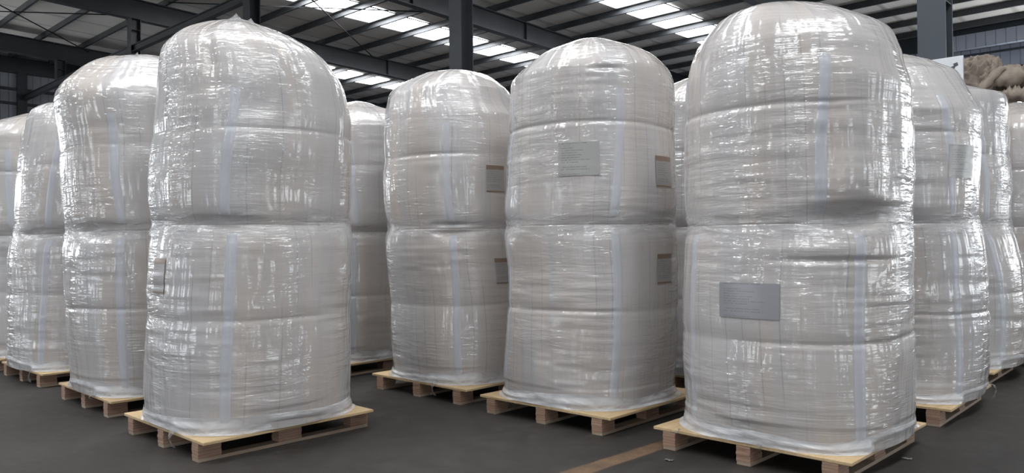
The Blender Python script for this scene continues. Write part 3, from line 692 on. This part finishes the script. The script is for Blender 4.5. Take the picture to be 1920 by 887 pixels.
# ------------------------------------------------------------------ heap of sacks and printed board, back right
def sack(c, size, rz, ry, seed, mat, lab, grp='sacks heaped at the back right'):
    L, W, H = size; n = 30; rs = np.random.RandomState(seed)
    a = np.linspace(-1, 1, n); X, Y = np.meshgrid(a, a, indexing='ij')
    def cr(x, y, k):          # crumpled cloth: sharp ridges from folded noise
        return (.5-np.abs(vnoise(x*2.3+y*1.1+9, y*2.9+9+k, seed+k))) + .5*(.5-np.abs(vnoise(x*5.1-y*2.2+20, y*4.7+x*2+9, seed+k+1)))
    edge = np.clip((1-X**4)*(1-Y**4), 0, 1)**.42
    ox = X*(1-.10*Y**2+.10*vnoise(Y*2+5, X*0+3, seed+5)); oy = Y*(1-.14*X**2+.14*vnoise(X*2+5, Y*0+3, seed+6))
    fl = np.clip(np.abs(X)-.8, 0, 1)*5                      # flattened, turned-up sewn ends
    lift = .22*H*vnoise(X*1.5+7, Y*1.5+7, seed+8) + fl*.25*H*rs.uniform(-1, 1)
    top = np.stack([ox*L/2, oy*W/2, edge*H/2*(.5+.95*cr(X, Y, 0)+.5*cr(X*1.9, Y*1.9, 7))+lift], -1)
    bot = np.stack([ox*L/2, oy*W/2, -edge*H/2*(.5+.9*cr(X, Y, 3))+lift], -1)
    v = np.concatenate([top.reshape(-1, 3), bot.reshape(-1, 3)]); f = []
    for i in range(n-1):
        for j in range(n-1):
            q = [i*n+j, (i+1)*n+j, (i+1)*n+j+1, i*n+j+1]; f.append(q); f.append([k_+n*n for k_ in q[::-1]])
    me = bpy.data.meshes.new('filled_sack'); me.from_pydata(v.tolist(), [], f); me.materials.append(mat)
    bm = bmesh.new(); bm.from_mesh(me); bmesh.ops.remove_doubles(bm, verts=bm.verts, dist=1e-5); bm.to_mesh(me); bm.free()
    me.polygons.foreach_set('use_smooth', [True]*len(me.polygons))
    o = bpy.data.objects.new('filled_sack', me); COL.objects.link(o)
    o.location = c; o.rotation_euler = (random.Random(seed).uniform(-.25, .25), ry, rz)
    return tag(o, lab, 'sack', grp)
(zc) = None
bm = bmesh.new()
def at(px, py, v):            # a point on the plane W = v seen in that direction (used once, when measuring)
    pass
rz_u = math.atan2(UX.y, UX.x)
base = [  # u, v, z, length, width, height, turn, tilt, kind, label
 (2.14, 9.72, 2.95, .46, .50, .20, rz_u+1.4, 1.0, 's', 'upright crumpled beige sack beside the end of the printed white board'),
 (1.96, 9.60, 2.98, .24, .13, .07, rz_u+.6, 1.35, 's', 'small pointed fold of beige sacking standing up on the heap'),
 (2.02, 9.60, 2.76, .56, .24, .13, rz_u+3.2, -.95, 's', 'beige sack sliding down steeply beneath the upright one'),
 (1.74, 9.70, 2.85, .50, .36, .24, rz_u, .10, 's', 'plump beige sack lying across the middle of the heap'),
 (1.76, 10.10, 2.93, .52, .36, .20, rz_u+.2, -.05, 's', 'beige sack on top, farther back on the heap'),
 (1.38, 9.85, 2.82, .50, .34, .22, rz_u-.1, .16, 's', 'beige sack on the heap reaching the right edge'),
 (1.88, 9.60, 2.63, .34, .26, .14, rz_u+.5, .35, 's', 'small folded beige sack low in the heap, left of the others'),
 (1.70, 9.56, 2.66, .36, .28, .16, rz_u-.5, -.15, 's', 'beige sack with turned-up corner, front of the heap'),
 (1.50, 9.58, 2.64, .36, .28, .16, rz_u+.4, .2, 's', 'beige sack tucked low between the turned-up one and the grey one'),
 (1.30, 9.60, 2.70, .40, .30, .20, rz_u+1.3, .45, 'g', 'grey sack standing among the beige ones'),
 (1.06, 9.70, 2.66, .46, .34, .20, rz_u+.3, .0, 's', 'low beige sack at the right end of the heap'),
 (2.12, 10.00, 2.84, .55, .40, .26, rz_u+1.5, .25, 's', 'beige sack behind the end of the printed board'),
]
(PX, PY) = (uv(1.55, 10.02).x, uv(1.55, 10.02).y)
PROF['S'] = ((PX, PY), 46.6, [(z-.0*(z > 1.8), h_*1.06, x_) for z, h_, x_ in C_ if z < 2.4] + [(2.46, .45, 0), (2.5, .2, 0), (2.51, 0, 0)])
p = copy_tree(proto); p.location = (PX, PY, 0); p.rotation_euler = (0, 0, math.radians(46.6)); tag(p, 'wooden pallet under the stack that carries the sack heap', 'pallet', 'pallets under the wrapped stacks')
make_stack('S', 'wrapped bag stack carrying the heap of beige sacks, back right', 131, 1.26, .7, 1.8, res=.5)
for i, (u, v, z, L, W, H, rz, ry, kd, lb) in enumerate(base):
    sack(uv(u, v, z), (L, W, H), rz, ry, 200+i*7, M['sack2'] if kd == 'g' else M['sack'], lb)
# printed board
e = empty('printed_board', uv(2.64, 9.42, 0), math.atan2(-UX.y, -UX.x))
bm = bmesh.new(); add_box(bm, (0, 0, 1.565), (.88, .03, 3.13), bevel=.004); obj('board', bm, M['board'], e)
bm = bmesh.new()
def stroke(bm, pts, t=.012, y=-.0165):
    for (a, b) in zip(pts[:-1], pts[1:]):
        beam(bm, (a[0], y, a[1]), (b[0], y, b[1]), .004, t, Vector((0, 1, 0)).cross(Vector((b[0]-a[0], 0, b[1]-a[1])).normalized()))
stroke(bm, [(.255, 3.00), (.265, 2.955)], .03); stroke(bm, [(.255, 2.995), (.36, 3.025)], .012); stroke(bm, [(.35, 3.035), (.39, 3.045)], .035)
stroke(bm, [(.265, 2.955), (.335, 2.925)], .014); stroke(bm, [(.335, 2.925), (.352, 3.02)], .022); stroke(bm, [(.14, 3.02), (.155, 3.0)], .02)
obj('printed_mark', bm, M['ink'], e)
tag(e, 'white board with a dark printed mark beside the sack heap, back right', 'board')
# litter on the floor
rs = np.random.RandomState(3)
for (x, y, L, lb) in ((2.068, 4.106, .05, 'small grey scrap on the floor right of the front right pallet'), (.82, 4.12, .045, 'thin pale scrap on the floor beside the yellow line')):
    n = 9; P = np.zeros((n, 5, 3))
    for i in range(n):
        for j in range(5): P[i, j] = ((i/(n-1)-.5)*L, (j-2)*.006+.004*math.sin(i), .003+.005*abs(math.sin(i*1.3+j)))
    o = grid_obj('floor_scrap', P, M['scrap'], None, (np.linspace(0, 1, 5), np.linspace(0, 1, n)), False)
    md = o.modifiers.new('thick', 'SOLIDIFY'); md.thickness = .002
    o.location = (x, y, 0); o.rotation_euler = (0, 0, -.5); tag(o, lb, 'litter')
